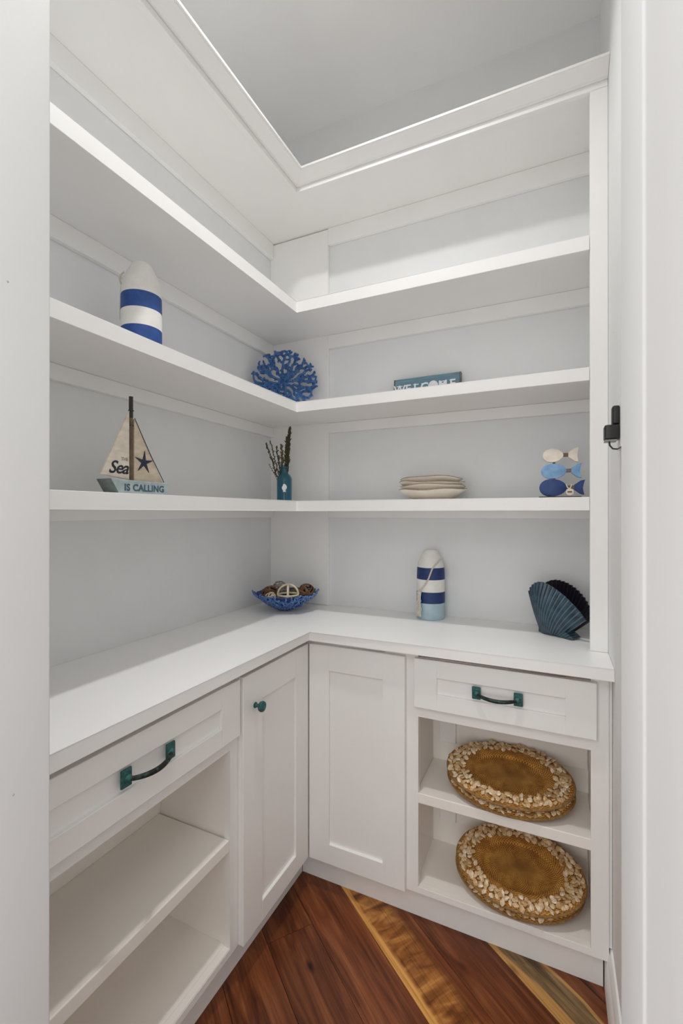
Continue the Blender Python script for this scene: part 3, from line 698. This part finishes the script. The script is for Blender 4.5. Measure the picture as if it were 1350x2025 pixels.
# welcome sign
WS = Vector((.709, .004, 1.7562)); SW = .130
t = thing('welcome_sign', 'slate blue wooden WELCOME sign with a white shell, on the middle shelf', 'sign', WS, R(-1), rot=(R(-4), 0, R(-1)))
MB().box(-SW, SW, -.009, .009, 0, .108).bevel(.001, 1).build('board', M['sign'], t)
for s_ in (-1, 1): MB().box(s_*(SW+.0025)-.0025, s_*(SW+.0025)+.0025, -.0095, .0095, 0, .108).build('end_strip', M['signend'], t)
FY = Matrix(((1, 0, 0, 0), (0, 0, -1, 0), (0, 1, 0, 0), (0, 0, 0, 1)))  # facing -y
for ch_, x in zip('WELCME', (-.110, -.074, -.040, -.007, .066, .104)):
    mb = text_bm(ch_, .046, .0006, bold=.0010)
    z_ = .064
    # slab serifs
    mb.move(Matrix.Translation((x, -.0097, z_)) @ FY)
    for dz in (-.0155, .0150):
        if not (ch_ == 'W' and dz < 0): mb.box(x-.0125, x+.0095 if ch_ in 'LEC' else x+.0125, -.0104, -.0092, z_+dz-.0016, z_+dz+.0016)
    mb.build('letter', M['signwhite'], t)
mb = MB()
fan = [(.0285+.0185*math.cos(R(-40+260*i/22))*(1+.035*(i % 2)), .0665+.0185*math.sin(R(-40+260*i/22))*(1+.035*(i % 2))) for i in range(23)]
fan += [(.0225, .047), (.0345, .047)]
mb.prism(fan, -.0125, -.0092, 'xzy')
for i in range(7):
    a = R(25+130*i/6); mb.tube([(.0285, -.0125, .050), (.0285+.022*math.cos(a), -.0128, .060+.022*math.sin(a))], .0012, 5)
mb.build('shell', M['signwhite'], t)

# scallop shell vase: two ribbed valves hinged at the base
SV = Vector((1.146, -.048, .9150))
t = thing('shell_vase', 'dark teal scallop shell vase at the right end of the counter', 'vase', SV, R(-36))
def valve(sg, lean, s0, s1, rfun, bulge, nr, y0):
    """scallop valve: ribs fan out from a point below the foot, dome bulging to the front (sg=1) or back"""
    mb = MB(); NA, NR = nr*8+1, 16; gr = []
    for layer in (0, 1):
        grid = []
        for i in range(NA):
            u = i/(NA-1); a = R(s0 + (s1-s0)*u); row = []; r0 = .062/math.cos(a); rib = math.cos(2*math.pi*nr*u)
            for j in range(NR):
                q = j/(NR-1); rr = r0 + (rfun(u)*(1+.004*rib)-r0)*q
                h = (rr*math.cos(a)-.06)
                bl = bulge*math.sin(math.pi*(.22+.62*q))*(1-.80*abs(2*u-1)**2.0) + .0019*rib*(.35+.65*q)
                bl -= .0055*layer
                row.append(mb.bm.verts.new((rr*math.sin(a), y0-sg*bl-sg*lean*h, h)))
            grid.append(row)
        for i in range(NA-1):
            for j in range(NR-1): mb.bm.faces.new((grid[i][j], grid[i+1][j], grid[i+1][j+1], grid[i][j+1]))
        gr.append(grid)
    a, b = gr
    for i in range(NA-1):
        for j in (0, -1): mb.bm.faces.new((a[i][j], a[i+1][j], b[i+1][j], b[i][j]))
    for i in (0, -1):
        for j in range(NR-1): mb.bm.faces.new((a[i][j], a[i][j+1], b[i][j+1], b[i][j]))
    return mb
def rf(u): return .238 - .034*max(0, (u-.30)/.70)**1.3 - .040*max(0, (.34-u)/.34)**2
def rr2(u): return .238 - .036*max(0, (u-.35)/.65)**1.6 - .030*max(0, (.3-u)/.3)**2
valve(1, .15, -14, 50, rf, .046, 17, -.012).build('front_valve', M['shellv'], t, smooth=True)
valve(-1, .08, -12, 50, rr2, .024, 17, .008).build('rear_valve', M['shellin'], t, smooth=True)
MB().prism([(-.012, 0), (.112, 0), (.118, .006), (.102, .015), (.084, .026), (.066, .028), (-.010, .022)], -.034, .012, 'xzy').bevel(.005, 3).build('foot', M['shellv'], t, smooth=True)

# woven placemats with shell borders, two stacks leaning back in the right cabinet
shell_me = []
for s_ in range(4):
    rg = random.Random(40+s_); mb = MB().ball((0, 0, 0), .0088, 2, (1, .74, .42))
    for v in mb.bm.verts: v.co *= 1 + .22*noise.noise(v.co*220+Vector((s_*7, 0, 0))) + .10*math.cos(6*math.atan2(v.co.y, v.co.x))
    o = mb.build('shell', M['shell'], smooth=True); shell_me.append(o.data); bpy.data.objects.remove(o)
EA, EB = .189, .126
def mat_wob(a, r, z): return 1, 0
def placemat(loc, tilt, label, seed, rz=0):
    t = thing('placemat', label, 'placemat', loc, group='shell-edged woven placemats', rot=(tilt, 0, rz))
    prof = [(.001, -.011), (.93, -.011), (.985, -.003), (.99, .003), (.93, .0065), (.80, .006), (.66, .0055), (.60, .0045), (.58, .002), (.565, -.0055), (.55, -.0075), (.52, -.0070), (.001, -.0055)]
    mb = MB(); n = 72; rings = []
    for r, z in prof:
        rings.append([mb.bm.verts.new((EA*r*math.cos(2*math.pi*i/n), EB*r*math.sin(2*math.pi*i/n), z)) for i in range(n)])
    for a, b in zip(rings, rings[1:]):
        for i in range(n): mb.bm.faces.new((a[i], a[(i+1) % n], b[(i+1) % n], b[i]))
    mb.build('woven_mat', M['rattan'], t, smooth=True)
    MB().tube([(EA*.99*math.cos(2*math.pi*i/n), EB*.99*math.sin(2*math.pi*i/n), 0) for i in range(n)], .0045, 8, closed=True).build('woven_edge', M['rattanedge'], t, smooth=True)
    rg = random.Random(seed)
    for ring, cnt in ((.745, 46), (.80, 56), (.865, 62), (.935, 64)):
        for i in range(cnt):
            a = 2*math.pi*(i+rg.uniform(-.3, .3))/cnt; q = ring+rg.uniform(-.035, .03)
            if ring == .725 and rg.random() < .45: continue
            o = bpy.data.objects.new('shell', rg.choice(shell_me)); C.objects.link(o); o.parent = t
            o.location = (EA*q*math.cos(a), EB*q*math.sin(a), .0095+rg.uniform(-.001, .004) - (.002 if ring > .9 else 0))
            o.rotation_euler = (rg.uniform(-.6, .6), rg.uniform(-.6, .6), rg.uniform(0, 6.28)); s_ = rg.uniform(.75, 1.25); o.scale = (s_, s_, s_)
TL = R(22)
up = Vector((0, -math.sin(TL), math.cos(TL)))
TU = R(15); upu = Vector((0, -math.sin(TU), math.cos(TU))); c0 = Vector((1.036, -.238, .4256+.043)); c1 = Vector((1.062, -.232, .1286+.056))
placemat(c0, TU, 'lower placemat of the stack on the upper cabinet shelf', 1)
placemat(c0+upu*.033, TU, 'top shell-edged placemat of the stack on the upper cabinet shelf', 2)
placemat(c1, TL, 'lower placemat of the stack on the cabinet bottom', 3)
placemat(c1+up*.032+Vector((.004, 0, 0)), TL, 'top shell-edged placemat of the stack on the cabinet bottom', 4)

# outlet with two black plugs on the right wall, half hidden by the doorway
t = thing('wall_outlet', 'outlet plate on the right wall, mostly hidden by the doorway jamb', 'outlet', (XR, -.535, 1.530))
MB().box(-.005, -.0004, -.035, .035, -.058, .058).bevel(.0015, 2).build('cover_plate', M['trim'], t)
t = thing('power_plug', 'upper slim black power plug in the outlet by the right jamb', 'plug', (XR-.0052, -.535, 1.5515))
MB().box(-.015, 0, -.016, .016, -.022, .021).bevel(.004, 3).build('plug_body', M['plastic'], t, smooth=True)
t = thing('power_plug', 'lower deep black power plug with a curved cord, by the right jamb', 'plug', (XR-.0052, -.535, 1.513))
MB().box(-.031, 0, -.018, .018, -.019, .0155).bevel(.004, 3).build('plug_body', M['plastic'], t, smooth=True)
MB().box(-.030, -.006, -.0185, .0185, -.0225, -.0195).build('plug_lip', M['prong'], t)
MB().tube([(-.020, 0, -.021), (-.019, 0, -.031), (-.013, .0, -.039), (-.004, -.004, -.041), (-.003, -.03, -.042), (-.003, -.08, -.045)], .0019, 8).build('cord', M['plastic'], t, smooth=True)

# small nail marks on the right wall and the near jamb
for host, sx, marks in (('wall_right', -1, [[1.3117, -0.3698, 1.8023], [1.3117, -0.3814, 1.376], [1.3117, -0.4575, 1.0203]]), ('trim_1', 1, [[0.611, -1.4668, 1.5863], [0.611, -1.4604, 1.001]])):
    for x, y, z in marks:
        MB().ball((x, y, z), .0016, 1, (.25, 1, 1)).build('nail_mark', M['nail'], bpy.data.objects[host])
